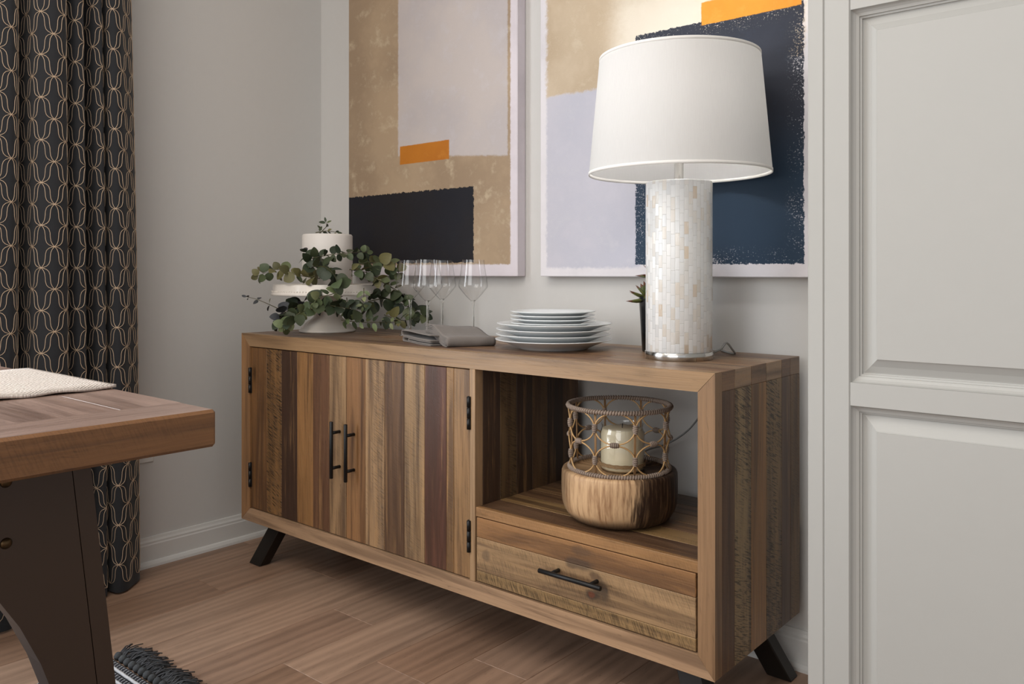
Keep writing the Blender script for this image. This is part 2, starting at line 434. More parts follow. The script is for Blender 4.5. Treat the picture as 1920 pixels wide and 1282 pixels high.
    def build(s, name, mats, parent=None, base=None, fix=True):
        base = Vector(base) if base is not None else (BASE[parent.name] if parent is not None else Vector((0, 0, 0)))
        me = bpy.data.meshes.new(name)
        me.from_pydata([tuple(p - base) for p in s.v], [], s.f)
        me.uv_layers.new(name='UVMap'); me.color_attributes.new('Col', 'FLOAT_COLOR', 'CORNER')
        uvb = []; cb = []
        for i, f in enumerate(s.f):
            for k in range(len(f)): uvb += list(s.uv[i][k]); cb += list(s.c[i])
        me.uv_layers['UVMap'].data.foreach_set('uv', uvb); me.color_attributes['Col'].data.foreach_set('color', cb)
        me.polygons.foreach_set('material_index', s.mi); me.polygons.foreach_set('use_smooth', s.sm)
        for mm in (mats if isinstance(mats, (list, tuple)) else [mats]): me.materials.append(mm)
        if fix:
            bm = bmesh.new(); bm.from_mesh(me); bmesh.ops.recalc_face_normals(bm, faces=bm.faces[:]); bm.to_mesh(me); bm.free()
        me.update()
        o = bpy.data.objects.new(name, me); COL.objects.link(o)
        if parent is not None: o.parent = parent; BASE[o.name] = base
        else: o.location = base; BASE[o.name] = base
        return o
BASE = {}
def tag(o, label=None, cat=None, group=None, kind=None):
    if label: o['label'] = label
    if cat: o['category'] = cat
    if group: o['group'] = group
    if kind: o['kind'] = kind
    return o
def thing(name, loc, label, cat, group=None):
    o = bpy.data.objects.new(name, None); COL.objects.link(o); o.location = loc; o.empty_display_size = 0.05
    BASE[o.name] = Vector(loc); return tag(o, label, cat, group)
def dup(root, loc, label, group=None):
    r = root.copy(); COL.objects.link(r); r.location = loc; r['label'] = label
    if group: r['group'] = group
    for ch in list(root.children):
        c = ch.copy(); COL.objects.link(c); c.parent = r
        for g in ch.children:
            d = g.copy(); COL.objects.link(d); d.parent = c
    return r
def auto_smooth(o, angle=40):
    me = o.data; me.polygons.foreach_set('use_smooth', [True] * len(me.polygons))
    try: me.set_sharp_from_angle(angle=math.radians(angle))
    except Exception: pass
    return o
def jit(c, a=0.08, saw=0.0):
    k = 1 + RND.uniform(-a, a); l = lin(c); return (l[0] * k, l[1] * k, l[2] * k, saw)

# ------------------------------------------------------------------ the room
WX, WY, CH = -2.62, 1.96, 2.70
XR, YB = 2.2, -3.2
mb = MB()
fw = 0.168; x = -1.717 - 0.168 * 6
JO = {-1.885: 1.452, -2.389: 1.32, -1.717: 1.172}
while x < XR:
    off = RND.uniform(0, 1.2)
    for k, j in JO.items():
        if abs(k - x) < 0.01: off = j % 1.22
    y = YB - 1.22 + (off - (YB - 1.22)) % 1.22 - 1.22
    while y < WY:
        y0, y1 = max(y, YB), min(y + 1.22, WY)
        xa, xb = max(x, WX), min(x + fw, XR)
        if y1 > y0 + 0.01 and xb > xa + 0.005:
            c = RND.choice([(154, 124, 103), (160, 130, 109), (148, 118, 97), (164, 135, 114), (154, 125, 105)])
            mb.box((xa + .0004, y0 + .0004, -0.012), (xb - .0004, y1 - .0004, 0.0), 0.0009, jit(c, .06), 1)
        y += 1.22
    x += fw
mb.box((WX, YB, -0.03), (XR, WY, -0.012), 0.0, (0.02, 0.012, 0.008, 0), 1)
tag(mb.build('floor', M['floor_wood']), kind='structure')
mb = MB(); mb.box((WX - .12, WY, -0.03), (XR, WY + .12, CH)); tag(mb.build('wall_back', M['wall']), kind='structure')
# left wall with its window opening (the window is left of the picture)
WY0, WY1, WZ0, WZ1 = -1.15, 0.68, 0.35, 2.25
mb = MB()
mb.box((WX - .12, WY1, -0.03), (WX, WY, CH)); mb.box((WX - .12, YB, -0.03), (WX, WY0, CH))
mb.box((WX - .12, WY0, -0.03), (WX, WY1, WZ0)); mb.box((WX - .12, WY0, WZ1), (WX, WY1, CH))
tag(mb.build('wall_left', M['wall']), kind='structure')
mb = MB(); mb.box((WX - .12, YB, CH), (XR, WY + .12, CH + .1)); tag(mb.build('ceiling', M['ceiling']), kind='structure')
# baseboards: board, stepped cap and quarter-round shoe
bp = [(0, 0), (0.026, 0), (0.025, 0.008), (0.020, 0.016), (0.0135, 0.0185), (0.0135, 0.068), (0.0115, 0.072), (0.0115, 0.078), (0.008, 0.084), (0.006, 0.092), (0, 0.093)]
mb = MB(); mb.prism([(WY - a, b) for a, b in bp], 0, WX, XR, mi=0)
tag(mb.build('baseboard_back', M['trim']), kind='structure')
mb = MB(); mb.prism([(WX + a, b) for a, b in bp], 1, YB, WY, mi=0)
tag(mb.build('baseboard_left', M['trim']), kind='structure')

# wall outlet low on the left wall
t = thing('wall_outlet', (WX, 1.262, 0.392), 'white outlet plate low on left wall beside the curtain', 'outlet')
mb = MB(); mb.box((WX, 1.227, 0.334), (WX + .006, 1.297, 0.450), 0.002); mb.build('cover_plate', M['trim'], t)
mb = MB()
for zz in (0.365, 0.402): mb.box((WX + .005, 1.246, zz), (WX + .0075, 1.278, zz + .027), 0.001)
mb.build('socket', M['trim'], t)

# ------------------------------------------------------------------ sideboard
X0, X1, Y0, Y1, Z0, Z1 = -2.3965, -0.735, 1.48, 1.912, 0.150, 0.750
sb = thing('sideboard', ((X0 + X1) / 2, (Y0 + Y1) / 2, 0), 'reclaimed-wood plank sideboard with two doors, an open bay and one drawer', 'sideboard')
C_F = (146, 116, 84)
ML, MR, MT, MBt = 0.047, 0.037, 0.0400, 0.0420     # face-frame widths
FD = 0.030                                         # face-frame depth
mb = MB()
xi0, xi1, zi0, zi1 = X0 + ML, X1 - MR, Z0 + MBt, Z1 - MT
e = 0.0006
mb.prism([(X0, Z1), (xi0 + e, zi1), (xi1 - e, zi1), (X1, Z1)], 1, Y0, Y0 + FD, jit((144, 115, 84)), grain=0)
mb.prism([(X0, Z0), (X1, Z0), (xi1 - e, zi0), (xi0 + e, zi0)], 1, Y0, Y0 + FD, jit((172, 140, 110)), grain=0)
mb.prism([(X0, Z0 + e), (xi0, zi0 + e), (xi0, zi1 - e), (X0, Z1 - e)], 1, Y0, Y0 + FD, jit((146, 108, 72)), grain=2)
mb.prism([(X1, Z0 + e), (X1, Z1 - e), (xi1, zi1 - e), (xi1, zi0 + e)], 1, Y0, Y0 + FD, jit((142, 111, 82)), grain=2)
o = mb.build('face_frame', M['frame_wood'], sb)
bv = o.modifiers.new('bevel', 'BEVEL'); bv.width = 0.0015; bv.segments = 2; bv.limit_method = 'ANGLE'
# top boards
mb = MB(); tb = [1.5100, 1.568, 1.6466, 1.7228, 1.807, 1.8565, Y1]
tc = [(126, 96, 72), (150, 122, 96), (140, 108, 80), (152, 124, 96), (112, 86, 70), (124, 100, 80)]
for i in range(6):
    xs = [X0, RND.uniform(-2.0, -1.7), RND.uniform(-1.4, -1.05), X1]
    for k in range(3):
        c = tc[i] if k == 2 else RND.choice(tc)
        mb.box((xs[k] + .0003, tb[i] + .0002, Z1 - MT), (xs[k + 1] - .0003, tb[i + 1] - .0002, Z1 - .0002), .0009, jit(c, .05, .12), 0)
mb.build('top_panel', M['reclaimed'], sb)
# right and left side panels of upright boards
sbd = [1.5102, 1.568, 1.6466, 1.7228, 1.807, 1.8565, Y1]
sc = [((96, 70, 52), .1), ((150, 126, 92), .9), ((134, 98, 62), .05), ((136, 110, 78), .9), ((92, 72, 60), .05), ((112, 88, 62), .3)]
for xa, xb in ((X1 - .03, X1), (X0, X0 + .03)):
    mb = MB()
    for i in range(6):
        mb.box((xa, sbd[i] + .0003, Z0), (xb, sbd[i + 1] - .0003, Z1 - MT - .0002), .0008, jit(sc[i][0], .03, sc[i][1]), 2)
    mb.build('side_panel', M['reclaimed'], sb)
# bottom, divider, shelf, back
DX0, DX1, SH = -1.3876, -1.3697, 0.3735
mb = MB(); mb.box((X0 + .03, Y0 + FD, Z0), (X1 - .03, Y1, Z0 + .03), .001, jit((120, 92, 66)), 0); mb.build('bottom_panel', M['reclaimed'], sb)
mb = MB(); mb.box((DX0, Y0 + .001, zi0), (DX1, Y0 + .03, zi1), .0008, jit((158, 128, 96)), 2)
dd = [1.511, 1.575, 1.64, 1.705, 1.77, 1.84, Y1]
dc = [((70, 52, 40), 0), ((104, 82, 56), .6), ((66, 50, 38), 0), ((98, 74, 50), .3), ((60, 46, 36), 0), ((92, 68, 48), .2)]
for i in range(6): mb.box((DX0, dd[i], Z0 + .03), (DX1, dd[i + 1] - .0004, Z1 - MT), .0008, jit(dc[i][0], .04, dc[i][1]), 2)
mb.build('divider_panel', M['reclaimed'], sb)
mb = MB(); sy = [1.483, 1.497, 1.572, 1.64, 1.70, 1.76, 1.83, Y1]
scs = [(150, 112, 74), (104, 78, 58), (146, 116, 78), (112, 84, 60), (140, 108, 76), (118, 90, 66), (96, 78, 62)]
for i in range(7): mb.box((DX1 + .0005, sy[i], SH - .022), (X1 - .0305, sy[i + 1] - .0004, SH + (.001 if i == 0 else 0)), .0012, jit(scs[i], .04, .15), 0)
mb.build('shelf', M['reclaimed'], sb)
mb = MB(); mb.box((X0 + .03, Y1 - .012, Z0 + .03), (DX0, Y1, Z1 - MT), .0005, jit((90, 68, 50)), 0)
mb.box((DX1, Y1 - .012, Z0 + .03), (X1 - .03, Y1, SH - .023), .0005, jit((90, 68, 50)), 0)
mb.build('back_panel', M['reclaimed'], sb)
# doors
def bar_handle(name, parent, a, b, out, posts):
    mb = MB(); a = Vector(a); b = Vector(b); out = Vector(out); r = .0052
    d = (b - a).normalized()
    mb.tube([a, a + d * .0008, b - d * .0008, b], [r * .8, r, r, r * .8], 16)
    for q in posts:
        p = a.lerp(b, q); mb.tube([p, p + out], .0046, 12)
    return mb.build(name, M['black_metal'], parent)
def hinge(parent, x, z0, z1):
    mb = MB(); L = (z1 - z0) / 3
    for k in range(3):
        mb.tube([(x, Y0 - .0005, z0 + L * k + .0008), (x, Y0 - .0005, z0 + L * (k + 1) - .0008)], .0052, 12)
    mb.box((x - .006, Y0 + .001, z0), (x + .006, Y0 + .0042, z1), .0005)
    return mb.build('hinge', M['black_metal'], parent)
DY = Y0 + .0035
def door(bounds, cols, hx, hgx):
    mb = MB()
    for i, (c, sw) in enumerate(cols):
        mb.box((bounds[i] + .0003, DY, zi0 + .003), (bounds[i + 1] - .0003, DY + .022, zi1 - .003), .0011, jit(c, .03, sw), 2)
    d = mb.build('door', M['reclaimed'], sb)
    BASE[d.name] = BASE[sb.name]
    h = bar_handle('handle', d, (hx, DY - .030, 0.3640), (hx, DY - .030, 0.5245), (0, .031, 0), (.18, .80))
    for z0, z1 in ((.2600, .3385), (.5605, .6420)): hinge(d, hgx, z0, z1)
    return d
door([-2.3465, -2.2607, -2.1806, -2.1009, -2.0217, -1.9445, -1.8675],
     [((122, 86, 52), .1), ((134, 98, 60), 1.0), ((68, 48, 36), 0), ((146, 106, 66), .05), ((98, 68, 48), .1), ((146, 116, 84), .15)], -1.8960, -2.3478)
door([-1.8660, -1.7845, -1.7046, -1.6262, -1.5493, -1.4702, -1.444, -1.3890],
     [((138, 100, 66), .05), ((156, 124, 90), .4), ((100, 74, 53), .1), ((154, 124, 90), .25), ((88, 56, 43), .05), ((150, 114, 74), .2), ((148, 114, 78), .1)], -1.8325, -1.3888)
# drawer
mb = MB(); da, db = DX1 + .003, xi1 - .006; zt = SH - .024
mb.box((da, DY, 0.302), (db, DY + .022, zt), .0014, jit((142, 103, 66), .02, .08), 0)
mb.box((da, DY, 0.2215), (db, DY + .022, 0.3014), .0012, jit((156, 126, 92), .02, .30), 0)
mb.box((da, DY, zi0 + .003), (db, DY + .022, 0.2209), .0012, jit((140, 112, 76), .02, .65), 0)
mb.box((da + .01, DY + .022, zi0 + .012), (db - .01, DY + .33, zt - .01), .001, jit((110, 84, 60)), 0)
dr = mb.build('drawer', M['drawer_wood'], sb)
bar_handle('handle', dr, (-1.150, DY - .030, 0.2785), (-0.983, DY - .030, 0.2785), (0, .031, 0), (.20, .82))
# splayed steel legs
def leg(cx, cy, sx, sy):
    mb = MB()
    def tp(p): k = 1 - p.z / 0.150; return Vector((p.x + sx * .070 * k, p.y + sy * .045 * k, p.z))
    mb.box((cx - .030, cy - .021, 0.0), (cx + .030, cy + .021, 0.150), .003, taper=tp)
    mb.build('leg', M['leg_metal'], sb)
leg(-2.294, 1.5695, -1, -1); leg(-2.294, 1.8460, -1, 1); leg(-0.8375, 1.5695, 1, -1); leg(-0.8375, 1.8460, 1, 1)

# ------------------------------------------------------------------ canvases
def painting(name, x0, x1, mat, label):
    mb = MB(); z0, z1, yf = 0.9335, 2.16, 1.92
    mb.box((x0, yf, z0), (x1, WY - .001, z1), .002, grain=0, rnd=False)
    o = mb.build(name, mat, base=((x0 + x1) / 2, WY - .02, z0)); tag(o, label, 'painting', 'abstract canvases on the back wall'); return o
painting('canvas_painting', -2.403, -1.6012, M['canvas_left'], 'abstract canvas with black block at lower left and small orange bar, left painting')
painting('canvas_painting', -1.5132, -0.7130, M['canvas_right'], 'abstract canvas with big navy block, hanging behind the lamp')

# ------------------------------------------------------------------ table lamp
LX, LY, TZ = -0.9267, 1.686, 0.750
lp = thing('table_lamp', (LX, LY, TZ), 'lit table lamp with white tapered shade and pearl mosaic column', 'lamp')
mb = MB(); mb.lathe([(0, .0), (.0755, .0), (.0765, .001), (.0765, .0165), (.0755, .0175), (0, .0175)], (LX, LY, TZ), 72)
mb.build('base', M['chrome'], lp)
mb = MB(); mb.lathe([(.0735, .0175), (.0748, .019), (.0748, .398), (.0735, .4005), (.012, .402), (0, .402)], (LX, LY, TZ), 96); mb.build('column', M['mosaic'], lp)
mb = MB(); mb.lathe([(0, .400), (.014, .400), (.014, .405), (.0105, .407), (.0105, .515), (.016, .517), (.016, .56), (0, .56)], (LX, LY, TZ), 32)
mb.build('neck', M['chrome'], lp)
mb = MB(); mb.lathe([(0, .672), (.006, .673), (.007, .680), (.009, .684), (.006, .692), (0, .694)], (LX, LY, TZ), 16)
for k in range(3):
    a = 2 * PI * k / 3 + .5
    mb.tube([(LX, LY, TZ + .674), (LX + .176 * math.cos(a), LY + .176 * math.sin(a), TZ + .676)], .0016, 6)
mb.build('shade_spider', M['chrome'], lp)
SR0, SR1, SZ0, SZ1 = 0.2045, 0.1800, TZ + .419, TZ + .684
mb = MB(); mb.lathe([(SR0, SZ0), (SR0 * .66 + SR1 * .34, SZ0 * .66 + SZ1 * .34), (SR0 * .33 + SR1 * .67, SZ0 * .33 + SZ1 * .67), (SR1, SZ1)], (LX, LY, 0), 96)
sh = mb.build('lamp_shade', M['shade'], lp)
for r, z, d in ((SR0, SZ0, 1), (SR1, SZ1, -1)):
    mb = MB(); mb.lathe([(r + .0008, z - .001 * d), (r + .0008, z + .006 * d), (r - .0012, z + .006 * d), (r - .0012, z - .001 * d)], (LX, LY, 0), 96, closed=True)
    mb.build('trim_band', M['shade_trim'], sh)
mb = MB(); mb.lathe([(0, .562), (.013, .562), (.014, .575), (.028, .605), (.030, .622), (.022, .645), (0, .652)], (LX, LY, TZ), 24)
mb.build('bulb', M['bulb'], lp)
def smooth_path(P, n=10):
    P = [Vector(p) for p in P]; out = []
    for i in range(len(P) - 1):
        a = P[max(i - 1, 0)]; b = P[i]; c = P[i + 1]; d = P[min(i + 2, len(P) - 1)]
        for k in range(n):
            t = k / n
            out.append(0.5 * ((2 * b) + (c - a) * t + (2 * a - 5 * b + 4 * c - d) * t * t + (3 * b - a - 3 * c + d) * t ** 3))
    out.append(P[-1]); return out
mb = MB()
mb.tube(smooth_path([(LX + .05, LY + .045, TZ + .008), (LX + .070, LY + .066, TZ + .020), (LX + .078, LY + .080, TZ + .034), (LX + .080, LY + .105, TZ + .018), (LX + .07, LY + .14, TZ + .004),
    (LX + .02, LY + .19, TZ + .003), (-0.93, 1.905, TZ + .003), (-0.935, 1.921, TZ - .001), (-0.94, 1.924, 0.70), (-0.945, 1.925, 0.655), (-1.004, 1.925, 0.5701), (-1.042, 1.922, 0.5284), (-1.094, 1.921, 0.494), (-1.16, 1.922, 0.465), (-1.22, 1.924, 0.40), (-1.24, 1.925, 0.30)], 8), .0024, 8)
mb.build('cord', M['cord'], lp)

# ------------------------------------------------------------------ plates
PX, PYY = -1.292, 1.694
def plate(name, r, h, label, group, zz, dx=0, dy=0, first=None):
    loc = (PX + dx, PYY + dy, zz)
    if first is not None:
        o = first.copy(); COL.objects.link(o); o.location = loc; tag(o, label, 'plate', group); return o
    f = r * .58
    prof = [(0, .003), (f - .006, .003), (f - .004, 0), (f, 0), (f + .004, .003), (r * .70, h * .35), (r * .86, h * .72), (r * .985, h - .0022), (r, h - .001), (r * .995, h), (r * .98, h),
            (r * .84, h * .80), (r * .71, h * .56), (r * .62, h * .38 + .001), (r * .5, .0062), (0, .0062)]
    mb = MB(); mb.lathe(prof, (0, 0, 0), 72)
    o = mb.build(name, M['plate']); o.location = loc; tag(o, label, 'plate', group); return o
plate('charger_plate', .150, .0260, 'widest white plate, bottom of the stack on the sideboard', 'stacked white plates', TZ)
ord_ = ['lowest of the three white dinner plates, just above the widest bottom plate', 'middle one of the three white dinner plates in the stack', 'top one of the three white dinner plates, right under the small plates']
d0 = None
for k in range(3):
    d = plate('dinner_plate', .1475, .0250, ord_[k], 'stacked white plates', TZ + .0140 + .0138 * k, (-.003, .0, .001)[k], (.002, -.001, .001)[k], d0)
    d0 = d0 or d
ord2 = ['lowest small white salad plate, directly on the dinner plates', 'second small white salad plate from the bottom of the small ones', 'small white salad plate just under the topmost plate', 'topmost small white salad plate on the plate stack']
s0 = None
for k in range(4):
    s_ = plate('salad_plate', .1092, .0185, ord2[k], 'stacked white plates', TZ + .0502 + .0096 * k, (.001, 0, -.001, 0)[k] - .002, 0, s0)
    s0 = s0 or s_

# ------------------------------------------------------------------ napkins
def ss(a, b, x): t = min(max((x - a) / (b - a), 0), 1); return t * t * (3 - 2 * t)
def cloth(quad, sheets, hfun, label, thick):
    """quad A-B-C-D on the table; a sheet is a list of (t, height) across the fold, swept from side A-D to side B-C"""
    A, B, C_, D = [Vector((p[0], p[1], 0)) for p in quad]; W = (B - A).length; T = (D - A).length
    mb = MB(); nn = ((D - A).normalized())
    for k, sh in enumerate(sheets):
        n = len(sh) - 1; L = [0]
        for i in range(n): L.append(L[-1] + math.hypot((sh[i + 1][0] - sh[i][0]) * T, sh[i + 1][1] - sh[i][1]))
        ins = .0012 * (k % 2)
        def fn(u, v):
            t, z = sh[round(u * n)]
            s_ = ins + v * (1 - 2 * ins)
            p = A.lerp(B, s_).lerp(D.lerp(C_, s_), max(min(t, 1.2), -.2)) + (D - A) * 0
            p += nn * (.0016 * math.sin(6 * v + k) + .0010 * math.sin(15 * v + 2 * k))
            p.z = TZ + hfun(s_, t) + z * (1 + .10 * math.sin(4 * v + 2 * t + k * .6)) + .0006 * math.sin(9 * v + 7 * t)
            return p
        mb.grid(fn, n, 16, uvf=lambda u, v: (L[round(u * n)], v * W))
    ctr = (A + C_) / 2; ctr.z = TZ
    o = mb.build('cloth_napkin', M['napkin'], base=ctr, fix=False)
    sol = o.modifiers.new('thickness', 'SOLIDIFY'); sol.thickness = thick; sol.offset = 0
    tag(o, label, 'napkin', 'folded grey napkins'); return o
def fold_u(zb, zt, t0, t1, T, n=16):
    """one folded leaf: bottom run, round bend at t0, top run"""
    r = (zt - zb) / 2; c = t0 + r * .8 / T; out = []
    for i in range(n + 1): out.append((t1 + (c - t1) * i / n, zb))
    for i in range(1, 8):
        q = PI * i / 8; out.append((c - r * .8 * math.sin(q) / T, zb + r - r * math.cos(q)))
    for i in range(n + 1): out.append((c + (t1 - c) * i / n, zt))
    return out
# lower napkin: two fat folds side by side in height, bends at its left end (t runs left to right)
lq = [(-1.7600, 1.5960), (-1.7240, 1.6930), (-1.5500, 1.6200), (-1.5760, 1.5300)]
cloth(lq, [fold_u(.0014, .0125, .04, 1, .2), fold_u(.0044, .0096, .24, 1, .2), fold_u(.0148, .0285, -.01, 1, .2)],
      lambda s, t: .003 * ss(.35, .0, t) * s, 'lower grey cloth napkin with two fat folds at its left end, under the other', .0024)
# upper napkin: nested folds with the bend along its front edge
uq = [(-1.5180, 1.5360), (-1.4540, 1.6540), (-1.5980, 1.7060), (-1.6560, 1.5900)]
cloth(uq, [fold_u(.0012, .0245, -.0, 1, .148), fold_u(.0046, .0210, .035, 1, .148), fold_u(.0080, .0175, .06, 1, .148), fold_u(.0112, .0145, .085, 1, .148)],
      lambda s, t: .0265 * ss(.12, .75, t) * (1 - .25 * s), 'upper grey cloth napkin draped over the lower one, nearest the plates', .0022)

# ------------------------------------------------------------------ wine glasses
def wine_glass(loc, label):
    t = thing('wine_glass', (0, 0, 0), label, 'glass', 'wine glasses behind the napkins')
    mb = MB(); z = TZ
    bowl = [(.0050, .1095), (.012, .1150), (.022, .1250), (.034, .1395), (.0425, .1500), (.0440, .1545), (.0432, .163), (.0405, .180), (.0370, .202), (.0337, .226), (.0332, .2335)]
    mb.lathe(bowl, (0, 0, 0), 56); b = mb.build('bowl', M['thin_glass'], t)
    mb = MB(); mb.lathe([(0, .1125), (.0062, .1125), (.0068, .110), (.0050, .104), (.0040, .097), (.0034, .085), (.0033, .03), (.0040, .012), (.0052, .006), (0, .006)], (0, 0, 0), 24)
    mb.build('stem', M['solid_glass'], t)
    mb = MB(); mb.lathe([(0, 0), (.034, 0), (.035, .0008), (.030, .0022), (.012, .0048), (.0045, .0068), (0, .0070)], (0, 0, 0), 40); mb.build('foot', M['solid_glass'], t)
    t.location = loc; return t
g1 = wine_glass((-1.908, 1.766, TZ), 'leftmost stemmed wine glass, in front of the eucalyptus')
dup(g1, (-1.772, 1.710, TZ), 'second stemmed wine glass from the left, nearest the lower napkin')
dup(g1, (-1.846, 1.844, TZ), 'stemmed wine glass standing farthest back, third from the left')
dup(g1, (-1.686, 1.815, TZ), 'rightmost stemmed wine glass, nearest the plates')

# ------------------------------------------------------------------ cake stand, cake, eucalyptus
SX, SY = -2.235, 1.698
st = thing('cake_stand', (SX, SY, TZ), 'white ceramic pedestal cake stand with beaded rim under the greenery', 'cake stand')
mb = MB(); mb.lathe([(0, .0), (.088, .0), (.092, .002), (.092, .006), (.086, .011), (.078, .022), (.066, .034), (.050, .045), (.040, .058), (.036, .085), (.040, .108), (.055, .120), (.075, .1275), (0, .1275)], (SX, SY, TZ), 64)
mb.build('pedestal', M['ceramic'], st)
mb = MB(); mb.lathe([(0, .126), (.150, .128), (.168, .1262), (.1785, .1215), (.1800, .1230), (.1800, .1275), (.1775, .1310), (.1755, .1360), (.1745, .1540), (.1730, .1570), (.1700, .1560), (.1660, .1490), (.150, .1475), (0, .1475)], (SX, SY, TZ), 96)
pl = mb.build('plate', M['ceramic'], st)
mb = MB()
for k in range(110):
    a = 2 * PI * k / 110; mb.lathe([(0, -.0022), (.0016, -.0015), (.0022, 0), (.0016, .0015), (0, .0022)], (SX + .1772 * math.cos(a), SY + .1772 * math.sin(a), TZ + .1345), 6)
mb.build('beading', M['ceramic'], pl)
mb = MB(); cz = TZ + .1478
mb.lathe([(0, 0), (.080, 0), (.0815, .002), (.0818, .090), (.0818, .168), (.0800, .1715), (.0770, .1735), (0, .1735)], (SX, SY, cz), 64)
o = mb.build('cake', M['cake'], base=(SX, SY, cz)); tag(o, 'tall smooth white cake on the pedestal stand', 'cake')

LEAFC = {'d': [(52, 62, 44), (46, 56, 42), (62, 70, 48)], 'm': [(82, 92, 62), (92, 100, 68), (74, 86, 60)], 'l': [(112, 122, 84), (124, 130, 92), (104, 116, 78)],
         'o': [(98, 94, 58), (84, 82, 50), (108, 104, 66)], 'g': [(56, 58, 60), (64, 66, 70), (50, 50, 52)]}
def leaf(mb, p, d, nrm, L, W, col, cup=.18):
    d = d.normalized(); nrm = (nrm - d * nrm.dot(d)).normalized(); sd = d.cross(nrm)
    n = 10; vs = []; fs = []
    prof = [0.08] + [math.sin(PI * (i / 10) ** .82) ** .62 for i in range(1, 10)] + [0.04]
    for i in range(n + 1):
        t = i / n
        bend = -.25 * L * t * t
        c = p + d * (L * t) + nrm * bend
        w = W * prof[i] * .5
        vs += [c - sd * w + nrm * (cup * w), c, c + sd * w + nrm * (cup * w)]
    for i in range(n):
        b = i * 3
        fs += [[b, b + 1, b + 4, b + 3], [b + 1, b + 2, b + 5, b + 4]]
    mb.add(vs, fs, None, col, 0, True)
def sprig(path, n, size, tones, label, seed, shape=1.0, spread=1.0, facing=None):
    R = random.Random(seed)
    pts = smooth_path([at(*p) for p in path], 8)
    root = thing('eucalyptus_sprig', pts[0], label, 'eucalyptus', 'eucalyptus sprigs around the cake stand')
    mb = MB(); N = len(pts)
    mb.tube(pts, [.0016 - .0009 * i / N for i in range(N)], 6, jit((78, 74, 50), .1)); mb.build('stem', M['leaf'], root)
    mb = MB(); cams = Vector((0, 0, CAM_H))
    n = int(n * 1.45 + .5)
    for k in range(n):
        f = (k + .6) / n; i = min(int(f * (N - 1)), N - 2); p = pts[i].lerp(pts[i + 1], f * (N - 1) - i)
        t = (pts[i + 1] - pts[i]).normalized()
        a0 = k * 1.57 + R.uniform(-.5, .5); up = t.orthogonal().normalized(); s2 = t.cross(up)
        toward = (cams - p).normalized()
        for sgn in (0, PI):
            a = a0 + sgn; d = (up * math.cos(a) + s2 * math.sin(a)) * spread + t * R.uniform(.15, .7) + Vector((0, 0, R.uniform(-.25, .2)))
            nr = toward * R.uniform(.25, 1.1) + Vector((R.uniform(-.6, .6), R.uniform(-.6, .6), R.uniform(.0, .9)))
            L = size * 1.08 * R.uniform(.78, 1.12) * (1 - .25 * f); 
            leaf(mb, p + d.normalized() * .003, d, nr, L, L * R.uniform(.82, 1.02) * shape, jit(R.choice(LEAFC[R.choice(tones)]), .12))
    d = t; leaf(mb, pts[-1], d, toward, size * .7, size * .55 * shape, jit(R.choice(LEAFC[tones[0]]), .1))
    mb.build('leaves', M['leaf'], root, fix=False)
    return root
